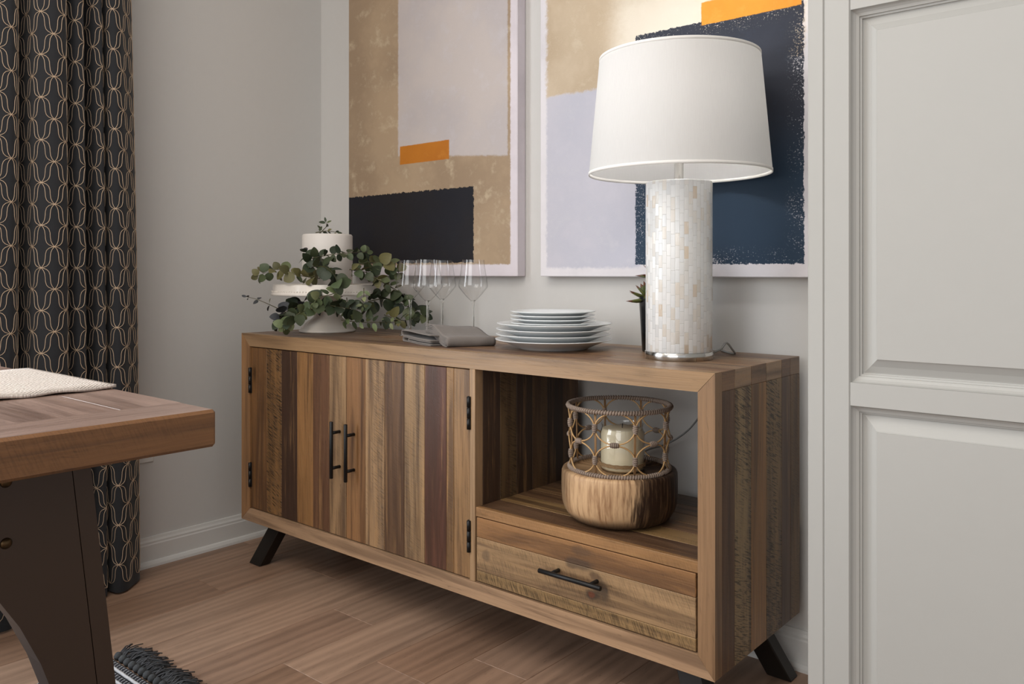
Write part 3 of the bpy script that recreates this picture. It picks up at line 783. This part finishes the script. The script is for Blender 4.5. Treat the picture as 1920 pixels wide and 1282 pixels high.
E_ = [
 ([(600, 522, 2.60), (560, 516, 2.58), (520, 505, 2.60), (484, 517, 2.60)], 8, .036, 'omo', 'round-leaved olive eucalyptus sprig reaching left over the stand plate', 1.0),
 ([(548, 592, 2.62), (512, 574, 2.60), (484, 562, 2.60), (462, 556, 2.60)], 3, .024, 'gog', 'thin eucalyptus sprig with few small leaves, poking farthest left', .6),
 ([(600, 575, 2.53), (565, 585, 2.50), (545, 600, 2.50), (533, 611, 2.50)], 6, .036, 'lmd', 'pale green eucalyptus sprig drooping at the stand base, lower left', 1.0),
 ([(585, 500, 2.62), (608, 500, 2.56), (626, 515, 2.53), (634, 535, 2.52)], 6, .044, 'dmd', 'dark large-leaved eucalyptus sprig hanging over the front of the stand plate', 1.0),
 ([(576, 486, 2.60), (615, 478, 2.58), (655, 474, 2.58), (688, 473, 2.60)], 8, .030, 'mdd', 'eucalyptus sprig wrapped across the front of the white cake', .9),
 ([(592, 500, 2.60), (580, 486, 2.60), (574, 472, 2.62)], 3, .040, 'gdo', 'brownish eucalyptus sprig standing up at the left of the cake', .75),
 ([(655, 505, 2.60), (690, 512, 2.62), (725, 532, 2.66), (758, 562, 2.68)], 8, .034, 'mod', 'long eucalyptus sprig trailing right past the stand toward the glasses', .9),
 ([(668, 495, 2.66), (700, 492, 2.64), (730, 495, 2.66), (748, 512, 2.68)], 7, .040, 'omm', 'broad olive eucalyptus sprig right of the cake, below the black block', 1.0),
 ([(570, 565, 2.66), (560, 575, 2.62), (535, 585, 2.60), (522, 602, 2.58)], 7, .044, 'ddg', 'dark eucalyptus sprig under the left side of the stand plate', 1.0),
 ([(575, 568, 2.55), (615, 572, 2.52), (650, 578, 2.51), (690, 582, 2.53)], 8, .044, 'ddd', 'dark eucalyptus sprig under the middle of the stand plate', 1.0),
 ([(690, 565, 2.64), (728, 560, 2.66), (765, 575, 2.66), (795, 590, 2.66)], 9, .044, 'ddm', 'dark eucalyptus sprig lying right of the stand behind the glasses', 1.0),
 ([(640, 545, 2.53), (620, 552, 2.52), (598, 558, 2.51), (590, 568, 2.51)], 3, .032, 'lml', 'light green eucalyptus tip hanging in front of the stand plate', .95),
 ([(640, 600, 2.54), (680, 604, 2.53), (715, 604, 2.53), (742, 604, 2.54)], 6, .026, 'mld', 'small-leaved eucalyptus sprig running right along the stand base', .6),
 ([(682, 540, 2.52), (682, 555, 2.51), (680, 575, 2.51)], 2, .026, 'ml', 'short eucalyptus tip dangling over the right of the stand plate', .55),
 ([(650, 558, 2.55), (652, 578, 2.53), (650, 598, 2.53)], 3, .028, 'mdl', 'short eucalyptus tip dangling below the middle of the stand plate', .6),
 ([(720, 590, 2.60), (750, 600, 2.60), (775, 598, 2.62)], 5, .036, 'dmo', 'dark eucalyptus sprig on the sideboard top behind the leftmost glass', .8),
 ([(700, 520, 2.60), (745, 545, 2.68), (772, 572, 2.69)], 4, .034, 'omd', 'eucalyptus sprig with pale drooping leaves behind the leftmost glass', .6),
]
for i, (pth, n, size, tn, lb, shp) in enumerate(E_): sprig(pth, n, size, tn, lb, 11 + i, shp)
# topper on the cake
sp = sprig([(600, 437, 2.72), (607, 430, 2.72), (612, 424, 2.72), (611, 416, 2.72)], 2, .024, 'dm', 'small eucalyptus tip lying on top of the white cake', 77, .55)
sprig([(592, 436, 2.70), (612, 433, 2.69), (632, 435.5, 2.69)], 2, .024, 'do', 'flat eucalyptus tip lying across the cake top', 78, .5, .7)

# ------------------------------------------------------------------ potted succulent behind the lamp
QX, QY = -1.0466, 1.7996
t = thing('potted_succulent', (QX, QY, TZ), 'tall black pot of red-tipped succulents, half hidden behind the lamp', 'plant')
mb = MB(); mb.lathe([(0, 0), (.0385, 0), (.0395, .002), (.0475, .134), (.0475, .136), (.0445, .136), (.043, .126), (0, .126)], (QX, QY, TZ), 48); mb.build('pot', M['pot'], t)
def rosette(c, size, axis, seed, name='rosette'):
    R = random.Random(seed); mb = MB(); c = Vector(c); ax = Vector(axis).normalized(); o1 = ax.orthogonal().normalized(); o2 = ax.cross(o1)
    for ring, (cnt, elev, L) in enumerate(((7, .15, 1.0), (6, .6, .88), (5, 1.1, .7), (3, 1.6, .5))):
        for k in range(cnt):
            a = 2 * PI * k / cnt + ring * .5 + R.uniform(-.15, .15)
            d = (o1 * math.cos(a) + o2 * math.sin(a)) * math.cos(elev) + ax * math.sin(elev)
            l = size * L * R.uniform(.9, 1.1); s_ = d.cross(ax); s_ = s_.normalized() if s_.length > .01 else o1; nn = s_.cross(d)
            pr = [.35, .8, 1, .9, .55, .04]; vs = []; fs = []
            for i, w in enumerate(pr):
                q = c + d * (l * i / 5) + ax * (l * .12 * (i / 5) ** 2); ww = l * .17 * w
                vs += [q + s_ * ww, q + nn * ww * .45, q - s_ * ww, q - nn * ww * .5]
            for i in range(5):
                for j in range(4): fs.append([i * 4 + j, i * 4 + (j + 1) % 4, i * 4 + 4 + (j + 1) % 4, i * 4 + 4 + j])
            base = R.choice([(84, 92, 50), (96, 100, 56), (70, 78, 46)])
            mb.add(vs, fs[:16], None, jit(base, .1), 0, True); mb.add(vs, fs[16:], None, jit((104, 66, 48), .15), 0, True)
    mb.build(name, M['succulent'], t)
rosette((QX - .020, QY - .010, TZ + .130), .062, (-.35, -.25, 1), 3)
rosette((QX + .020, QY - .006, TZ + .190), .064, (-.25, -.2, 1), 5)
mb = MB(); mb.tube(smooth_path([(QX, QY, TZ + .12), (QX + .012, QY, TZ + .16), (QX + .020, QY - .006, TZ + .192)], 6), .005, 8, jit((90, 88, 56))); mb.build('stem', M['succulent'], t)

# ------------------------------------------------------------------ rattan candle holder in the open bay
HX, HY, HZ = -1.0557, 1.637, SH + .0005
t = thing('candle_holder', (HX, HY, HZ), 'round wooden bowl base with a rattan hoop basket, in the open bay', 'candle holder')
mb = MB(); mb.lathe([(0, 0), (.086, 0), (.106, .003), (.119, .012), (.128, .027), (.1328, .043), (.1345, .065), (.1345, .095), (.1338, .110), (.1315, .1155), (.1270, .1170), (.1120, .1168), (.1085, .1120), (0, .1110)], (HX, HY, HZ), 96)
mb.build('bowl_base', M['bowl'], t)
bk = MB(); bz0, bz1 = HZ + .120, HZ + .262
def ring(a, r, z): return Vector((HX + r * math.cos(a), HY + r * math.sin(a), z))
RB, RT_ = .1150, .1185
zr = lambda z: RB + (RT_ - RB) * (z - bz0) / (bz1 - bz0)
NC = 8; A0 = math.radians(-62); cane = (186, 150, 104)
mid = (bz0 + bz1) / 2; hh = (bz1 - bz0) / 4
for row in (0, 1):
    zc = bz0 + hh * (1 + 2 * row)
    for k in range(NC):
        a = A0 + 2 * PI * k / NC; wa = PI / NC
        pts = []
        for i in range(28):
            q = 2 * PI * i / 28; z = zc + math.sin(q) * (hh - .001)
            pts.append(ring(a + math.cos(q) * (wa * .985), zr(z), z))
        bk.tube(pts, .0018, 6, jit(cane, .12), closed=True)
for k in range(NC):
    a = A0 + PI / NC + 2 * PI * k / NC
    for da_ in (-.012, .012): bk.tube([ring(a + da_, RB - .003, bz0), ring(a + da_, RT_ - .003, bz1)], .0014, 6, jit((150, 116, 80), .1))
bo = bk.build('rattan_hoops', M['rattan'], t)
tw = (142, 126, 114)
for r, z, nm in ((RT_, bz1, 'top_ring'), (RB, bz0, 'bottom_ring')):
    mb = MB(); mb.tube([ring(2 * PI * i / 64, r, z) for i in range(64)], .0040, 8, jit(tw), closed=True)
    turns = 120; n = turns * 7
    mb.tube([ring(2 * PI * i / n, r + .0044 * math.cos(2 * PI * i * turns / n), z + .0044 * math.sin(2 * PI * i * turns / n)) for i in range(n)], .0021, 5, jit(tw, .1), closed=True)
    mb.build(nm, M['twine'], t)
def knot(a, z, vert):
    mb = MB(); c = ring(a, zr(z), z); tg = Vector((-math.sin(a), math.cos(a), 0)); out = Vector((math.cos(a), math.sin(a), 0)); up = Vector((0, 0, 1))
    ax, sd = (up, tg) if vert else (tg, up)
    turns = 5; n = turns * 9; R = random.Random(int(a * 100) + int(z * 1000))
    pts = []
    for i in range(n):
        q = 2 * PI * turns * i / n; h = (i / n - .5) * .020; rr = .0052 * (1 - (2 * (i / n - .5)) ** 2 * .35)
        pts.append(c + ax * h + (sd * math.cos(q) + out * math.sin(q)) * rr)
    mb.tube(pts, .0019, 5, jit(tw, .15)); mb.tube([c - ax * .009, c + ax * .009], .0042, 6, jit(tw)); mb.build('twine_knot', M['twine'], t)
for row in (0, 1):
    for k in range(NC): knot(A0 + PI / NC + 2 * PI * k / NC, bz0 + hh * (1 + 2 * row), True)
for k in range(NC):
    knot(A0 + 2 * PI * k / NC, mid, False)
# the jar candle inside it
JX, JY, JZ = HX + .006, HY + .004, HZ + .1115
t = thing('jar_candle', (JX, JY, JZ), 'cream candle in a clear glass jar inside the rattan basket', 'candle')
mb = MB(); mb.lathe([(0, .0), (.046, .0), (.050, .004), (.0515, .012), (.0515, .088), (.0480, .096), (.0470, .100), (.0480, .106), (.0490, .1085)], (JX, JY, JZ), 56); mb.build('jar', M['jar_glass'], t)
mb = MB(); mb.lathe([(0, .003), (.045, .003), (.049, .007), (.0500, .014), (.0500, .084), (.0465, .0935), (.0465, .0960), (.0440, .0975), (0, .097)], (JX, JY, JZ), 56); mb.build('wax', M['wax'], t)
mb = MB(); mb.tube([(JX, JY, JZ + .096), (JX + .001, JY, JZ + .108)], .001, 6); mb.build('wick', M['black_metal'], t)
mb = MB()
for k in range(3):
    n = 64; mb.tube([(JX + .0528 * math.cos(2 * PI * i / n), JY + .0528 * math.sin(2 * PI * i / n), JZ + .014 + .0028 * k + .0006 * math.sin(i * 1.7 + k)) for i in range(n)], .0014, 5, jit((150, 122, 90), .1), closed=True)
mb.build('twine_band', M['twine'], t)

# ------------------------------------------------------------------ dining table (front left)
TX, TYe, TH, TT = -1.0295, 0.598, 0.760, 0.0505
tb_ = thing('dining_table', (-1.9, 0.1, 0), 'dark brown wooden dining table with thick plank top and arched trestle end', 'table')
TYs = -0.40; TXs = -2.20
mb = MB(); mb.box((TX - .098, TYs, TH - TT), (TX, TYe, TH), .0040, jit((116, 80, 50), .02, .2), 1, topcol=jit((134, 112, 102), .02, .05)); mb.build('end_board', M['table_wood'], tb_)  # paler grey top face paints in the sheen of light on the table
mb = MB(); ys = [TYs, -.20, 0.0, 0.16, 0.3, 0.512, TYe]
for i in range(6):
    mb.box((TXs, ys[i] + .0002, TH - TT), (TX - .0945, ys[i + 1] - .0002, TH - .0004), .0006, jit(RND.choice([(130, 108, 98), (134, 112, 102), (124, 104, 95)]), .03, .05), 0)  # plank tones greyed to carry the same painted sheen
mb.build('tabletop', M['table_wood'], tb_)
def trestle(xf):
    yc = 0.10; zt = TH - TT; ZF = .0100
    def out(z): return .401 + .107 * (zt - z)
    def arch(n=26):
        r = []
        for i in range(n + 1):
            q = PI * i / n; c, s_ = math.cos(q), math.sin(q); ex = 2 / 2.4
            r.append((yc + .400 * math.copysign(abs(c) ** ex, c), .672 * abs(s_) ** ex))
        return r
    gr = .0255
    poly = [(yc - out(zt) + gr, zt), (yc - out(0) + gr, ZF)] + [(y, max(z, ZF)) for y, z in arch()][::-1] + [(yc + out(0) - gr, ZF), (yc + out(zt) - gr, zt)]
    mb = MB(); mb.prism(poly, 0, xf - .05, xf, grain=2); o = mb.build('trestle', M['trestle'], tb_)
    bv = o.modifiers.new('bevel', 'BEVEL'); bv.width = .003; bv.segments = 2; bv.limit_method = 'ANGLE'; bv.angle_limit = .8
    for sg in (-1, 1):
        mb = MB()
        p = [(yc + sg * (out(zt) - gr + .0012), zt), (yc + sg * out(zt), zt), (yc + sg * out(0), ZF), (yc + sg * (out(0) - gr + .0012), ZF)]
        mb.prism(p if sg > 0 else p[::-1], 0, xf - .05, xf, grain=2); e = mb.build('edge_strip', M['trestle'], tb_)
        bv = e.modifiers.new('bevel', 'BEVEL'); bv.width = .002; bv.segments = 2
        for zz in (.592, .672):
            mb = MB(); mb.lathe([(0, .0045), (.003, .0042), (.0065, .002), (.0075, 0), (0, 0)], (xf, yc + sg * .298, zz), 20, axis=(1, 0, 0)); mb.build('bolt', M['bronze'], tb_)
trestle(-1.200)
mb = MB(); mb.box((TXs, .06, .16), (-1.25, .14, .28), .003); mb.build('stretcher', M['trestle'], tb_)
# runner
RX1 = -1.333
mb = MB()
def run_fn(u, v):
    wob = .0018 * math.sin(v * 95) + .0012 * math.sin(v * 41 + 1)
    x = RX1 + wob - u * .36
    L = v * 1.02; y = TYe + .006 - (1 - 0) * 0
    yy = TYs - .02 + L
    z = TH + .0042 + .0012 * math.sin(v * 70 + u * 9) * ss(.12, 0, u)
    lim = TYe + .004
    if yy > lim: z -= (yy - lim); yy = lim
    return (x, yy, z)
mb.grid(run_fn, 10, 120, uvf=lambda u, v: (u * .36, v * 1.02))
o = mb.build('table_runner', M['runner'], base=(RX1 - .18, .1, TH), fix=False)
sol = o.modifiers.new('thickness', 'SOLIDIFY'); sol.thickness = .0048; sol.offset = 0
tag(o, 'off-white woven runner lying across the dining table', 'table runner')

# ------------------------------------------------------------------ rug with tassels
RGX0, RGX1, RGY1 = -2.05, -0.2, 0.912
rg = thing('fringed_rug', (-1.1, .3, 0), 'flat woven charcoal and white striped rug with charcoal fringe', 'rug')
mb = MB(); y = RGY1; k = 0; R = random.Random(4)
ch = (62, 62, 66); wh = (206, 206, 208)
seq = ['c', 'w', 'c', 'w', 'c', 'c', 'w', 'c', 'w', 'c', 'c', 'c']
y = RGY1; rows = 0
while y > -.35:
    kind = seq[rows % len(seq)]; wdt = .0165 if kind == 'c' else .0095
    near = y > 0.55
    if kind == 'c' and near:
        n = int((RGX1 - RGX0) / .0115)
        for i in range(n):
            xa = RGX0 + i * .0115
            if xa > -1.35 and y < .80: continue
            mb.add(*[[(xa, y - wdt, .0015), (xa + .0095, y - wdt + .002, .0015), (xa + .0115, y, .0015), (xa + .002, y - .001, .0015),
                      (xa + .0035, y - wdt * .75, .0085), (xa + .0075, y - wdt * .70, .0085), (xa + .0095, y - wdt * .25, .0085), (xa + .005, y - wdt * .3, .0085)],
                     [[0, 1, 5, 4], [1, 2, 6, 5], [2, 3, 7, 6], [3, 0, 4, 7], [4, 5, 6, 7]]], None, jit(ch, .15), 0, True)
            mb.tube([(xa + .0005, y - wdt, .004), (xa + .002, y - wdt * .5, .0086), (xa + .0035, y - .001, .004)], .0009, 4, jit(wh, .05))
    else:
        n = int((RGX1 - RGX0) / .02) if near else 1
        pts = [(RGX0 + (RGX1 - RGX0) * i / n, y - wdt / 2, .0045 + (.0008 if i % 2 else 0)) for i in range(n + 1)]
        mb.tube(pts, wdt * .42, 6, jit(wh if kind == 'w' else ch, .05))
    y -= wdt; rows += 1
mb.box((RGX0, -.35, 0.0004), (RGX1, RGY1, .0034), .001, jit(ch))
mb.build('woven_body', M['yarn'], rg)
mb = MB(); n = 74
for i in range(n):
    x = RGX0 + .012 + i * .0245
    if x > RGX1: break
    c0 = (x, RGY1 + .010, .009)
    mb.lathe([(0, -.010), (.006, -.008), (.0098, -.002), (.0100, .003), (.006, .0085), (0, .010)], c0, 10, jit((80, 82, 84), .12), axis=(R.uniform(-.4, .4), 1, .1))
    if x > -1.45: continue
    for q in range(22):
        a = R.uniform(-1.0, 1.0); L = R.uniform(.035, .078); h = R.uniform(.002, .016)
        x0 = x + R.uniform(-.006, .006); dx = math.sin(a) * L * .8
        mb.tube(smooth_path([(x0, RGY1 + .012, .009), (x0 + dx * .4 + R.uniform(-.004, .004), RGY1 + .016 + L * .4, h + .004), (x0 + dx, RGY1 + .014 + L * math.cos(a), max(.002, h * .5))], 3), .0014, 4, jit((84, 85, 88), .2))
f_ = mb.build('tassel_fringe', M['yarn'], rg, fix=False); f_['kind'] = 'stuff'

# ------------------------------------------------------------------ curtain
prof = smooth_path([(-2.545, .50), (-2.47, .545), (-2.435, .60), (-2.47, .66), (-2.53, .70), (-2.50, .735), (-2.445, .765), (-2.425, .815), (-2.465, .845), (-2.520, .850), (-2.505, .868),
    (-2.435, .880), (-2.412, .915), (-2.430, .952), (-2.500, .956), (-2.520, .962), (-2.475, .968), (-2.440, .985), (-2.450, 1.006), (-2.530, 1.012), (-2.545, 1.022), (-2.500, 1.030), (-2.455, 1.045),
    (-2.460, 1.062), (-2.520, 1.066), (-2.515, 1.074), (-2.455, 1.082), (-2.448, 1.105), (-2.470, 1.135), (-2.500, 1.168), (-2.545, 1.188), (-2.580, 1.186)], 8)
prof = [Vector((p[0], p[1], 0)) if len(p) == 2 else p for p in prof]
CL = [0.0]
for i in range(len(prof) - 1): CL.append(CL[-1] + (prof[i + 1] - prof[i]).length)
CTOP = 2.42
def cpoint(s, z, off=0.0):
    """point on the cloth at arc length s and height z; the folds open a little toward the hem"""
    s = min(max(s, 0), CL[-1] - 1e-5); i = 0
    lo, hi = 0, len(CL) - 1
    while hi - lo > 1:
        md = (lo + hi) // 2
        if CL[md] <= s: lo = md
        else: hi = md
    p = prof[lo].lerp(prof[lo + 1], (s - CL[lo]) / (CL[lo + 1] - CL[lo])); tg = (prof[lo + 1] - prof[lo]).normalized()
    nn = Vector((tg.y, -tg.x, 0))
    k = 1 - z / CTOP
    yc = .86; p = Vector((p.x, p.y, 0))
    y = yc + (p.y - yc) * (.985 + .105 * k) + .010 * math.sin(z * 2.1 + p.y * 6) * .5
    x = p.x + (p.x + 2.48) * .12 * k + .006 * math.sin(z * 2.6 + p.y * 9)
    return Vector((x, y, z)) + nn * off
mb = MB(); nu = len(prof) * 2 - 2; nz = 48
mb.grid(lambda u, v: cpoint(u * CL[-1], .006 + v * (CTOP - .006)), nu, nz, uvf=lambda u, v: (u * CL[-1], v * CTOP))
PW, PH = .062, .116
es = [(0, 0), (.025, .20), (.08, .42), (.18, .58), (.34, .665), (.55, .69), (.74, .73), (.88, .83), (1, 1)]
inner = [(1 - a, 1 - b) for a, b in es][::-1]
def strand(s0, z0, sx, sz, tab):
    pts = []
    for a, b in tab:
        pts.append((s0 + sx * b * PW / 2, z0 + sz * a * PH / 2))
    out_ = []
    for i in range(len(pts) - 1):
        for k in range(2):
            t = k / 2; out_.append((pts[i][0] + (pts[i + 1][0] - pts[i][0]) * t, pts[i][1] + (pts[i + 1][1] - pts[i][1]) * t))
    out_.append(pts[-1])
    if any(z < .012 or z > CTOP or s < .002 or s > CL[-1] - .002 for s, z in out_): 
        out_ = [(s, z) for s, z in out_ if .012 < z < CTOP and .002 < s < CL[-1] - .002]
        if len(out_) < 3: return
    q = [cpoint(s, z, .0006) for s, z in out_]
    mb.tube(q, .00085, 4, mi=1, caps=False)
nc = int(CL[-1] / (PW / 2)) + 2; nr = int(CTOP / (PH / 2)) + 2
for i in range(nc):
    for j in range(nr):
        if (i + j) % 2: continue
        s0, z0 = i * PW / 2, j * PH / 2 + .03
        if z0 > 2.05: continue
        for sx in (-1, 1):
            strand(s0, z0, sx, 1, es); strand(s0, z0, sx, 1, inner)
o = mb.build('curtain', [M['curtain'], M['thread']], base=(-2.48, .86, 0), fix=False)
tag(o, 'floor-length charcoal curtain with tan looping embroidered pattern', 'curtain')

# ------------------------------------------------------------------ tall panelled cabinet (right)
CY = 1.30
kb = thing('tall_cabinet', (-.2, 1.6, 0), 'tall white built-in cabinet with raised door panels at the right edge', 'cabinet')
CX0, CX1, CZ1 = -0.4863, 0.42, 2.30
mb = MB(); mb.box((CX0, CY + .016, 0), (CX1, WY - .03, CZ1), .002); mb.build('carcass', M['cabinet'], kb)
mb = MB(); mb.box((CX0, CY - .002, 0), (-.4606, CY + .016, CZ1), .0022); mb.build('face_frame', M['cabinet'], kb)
mb = MB()
dx0, dx1 = -.4604, 0.36; sxi = -.4192; z_r0, z_r1 = .7422, .778; z_t = 1.345
ztop = 2.2; zbot = .08
# door slab: stiles and rails, round-edged
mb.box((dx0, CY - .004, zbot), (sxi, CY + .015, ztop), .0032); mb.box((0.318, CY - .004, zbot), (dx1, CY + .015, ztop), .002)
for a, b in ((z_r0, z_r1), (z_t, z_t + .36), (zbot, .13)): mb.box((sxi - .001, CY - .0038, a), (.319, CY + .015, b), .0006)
dd_ = mb.build('door', M['cabinet'], kb)
def raised(zlo, zhi):
    x0, x1 = sxi, .318
    # sticking moulding (ogee) then a sloping field up to the flat raised panel: rings of rectangles
    steps = [(0, -.0038), (.0006, -.0010), (.0020, .0018), (.0050, .0046), (.0078, .0058), (.0090, .0062), (.0094, .0092), (.0122, .0100), (.0124, .0135), (.0138, .0140), (.0155, .0136), (.0250, .0095), (.0350, .0030), (.0366, .0016), (.0368, .0004)]
    vs = []; fs = []
    for d, y in steps: vs += [(x0 + d, CY + y, zlo + d), (x1 - d, CY + y, zlo + d), (x1 - d, CY + y, zhi - d), (x0 + d, CY + y, zhi - d)]
    for i in range(len(steps) - 1):
        for k in range(4): fs.append([i * 4 + k, i * 4 + (k + 1) % 4, i * 4 + 4 + (k + 1) % 4, i * 4 + 4 + k])
    b = (len(steps) - 1) * 4; fs.append([b, b + 1, b + 2, b + 3])
    mb = MB(); mb.add(vs, fs); mb.build('raised_panel', M['cabinet'], dd_, fix=False)
raised(z_r1, z_t); raised(.13, z_r0)

# ------------------------------------------------------------------ light
def area(name, loc, rot, sx, sy, power, color):
    d = bpy.data.lights.new(name, 'AREA'); d.shape = 'RECTANGLE'; d.size = sx; d.size_y = sy; d.energy = power; d.color = color
    o = bpy.data.objects.new(name, d); COL.objects.link(o); o.location = loc; o.rotation_euler = rot; return o
def aim(o, target):
    o.rotation_euler = (Vector(target) - o.location).to_track_quat('-Z', 'Y').to_euler()
area('window_daylight', (WX - .14, (WY0 + WY1) / 2, (WZ0 + WZ1) / 2), (0, -PI / 2, 0), WZ1 - WZ0, WY1 - WY0, 74, (.90, .95, 1.0))
o = area('back_fill_light', (-0.3, -3.0, 1.65), (0, 0, 0), 2.6, 1.9, 50, (1.0, .99, .97)); aim(o, (-1.3, 1.7, .8))  # soft fill added behind the camera, no window is built there
for k, (x, y) in enumerate(((-1.62, -.68), (-1.48, -.48), (-1.80, -.5), (-1.66, -.28))):
    d = bpy.data.lights.new('pendant_light', 'POINT'); d.energy = 2.4; d.color = (1, .78, .54); d.shadow_soft_size = .03
    o = bpy.data.objects.new('pendant_light', d); COL.objects.link(o); o.location = (x, y, 1.95)
d = bpy.data.lights.new('lamp_bulb_light', 'POINT'); d.energy = 6.0; d.color = (1, .98, .955); d.shadow_soft_size = .034
o = bpy.data.objects.new('lamp_bulb_light', d); COL.objects.link(o); o.location = (LX, LY, TZ + .60)
area('ceiling_light', (-.9, -.5, CH - .02), (0, 0, 0), 1.4, 1.4, 30, (1, .95, .88))
w = bpy.data.worlds.new('world'); scene.world = w; w.use_nodes = True
bg = w.node_tree.nodes['Background']; bg.inputs[0].default_value = (.94, .97, 1.0, 1); bg.inputs[1].default_value = .60
scene.view_settings.view_transform = 'Standard'; scene.view_settings.look = 'None'; scene.view_settings.exposure = 0.0
scene.cycles.use_denoising = True
scene.cycles.caustics_reflective = False; scene.cycles.caustics_refractive = False
scene.cycles.max_bounces = 10; scene.cycles.transparent_max_bounces = 16
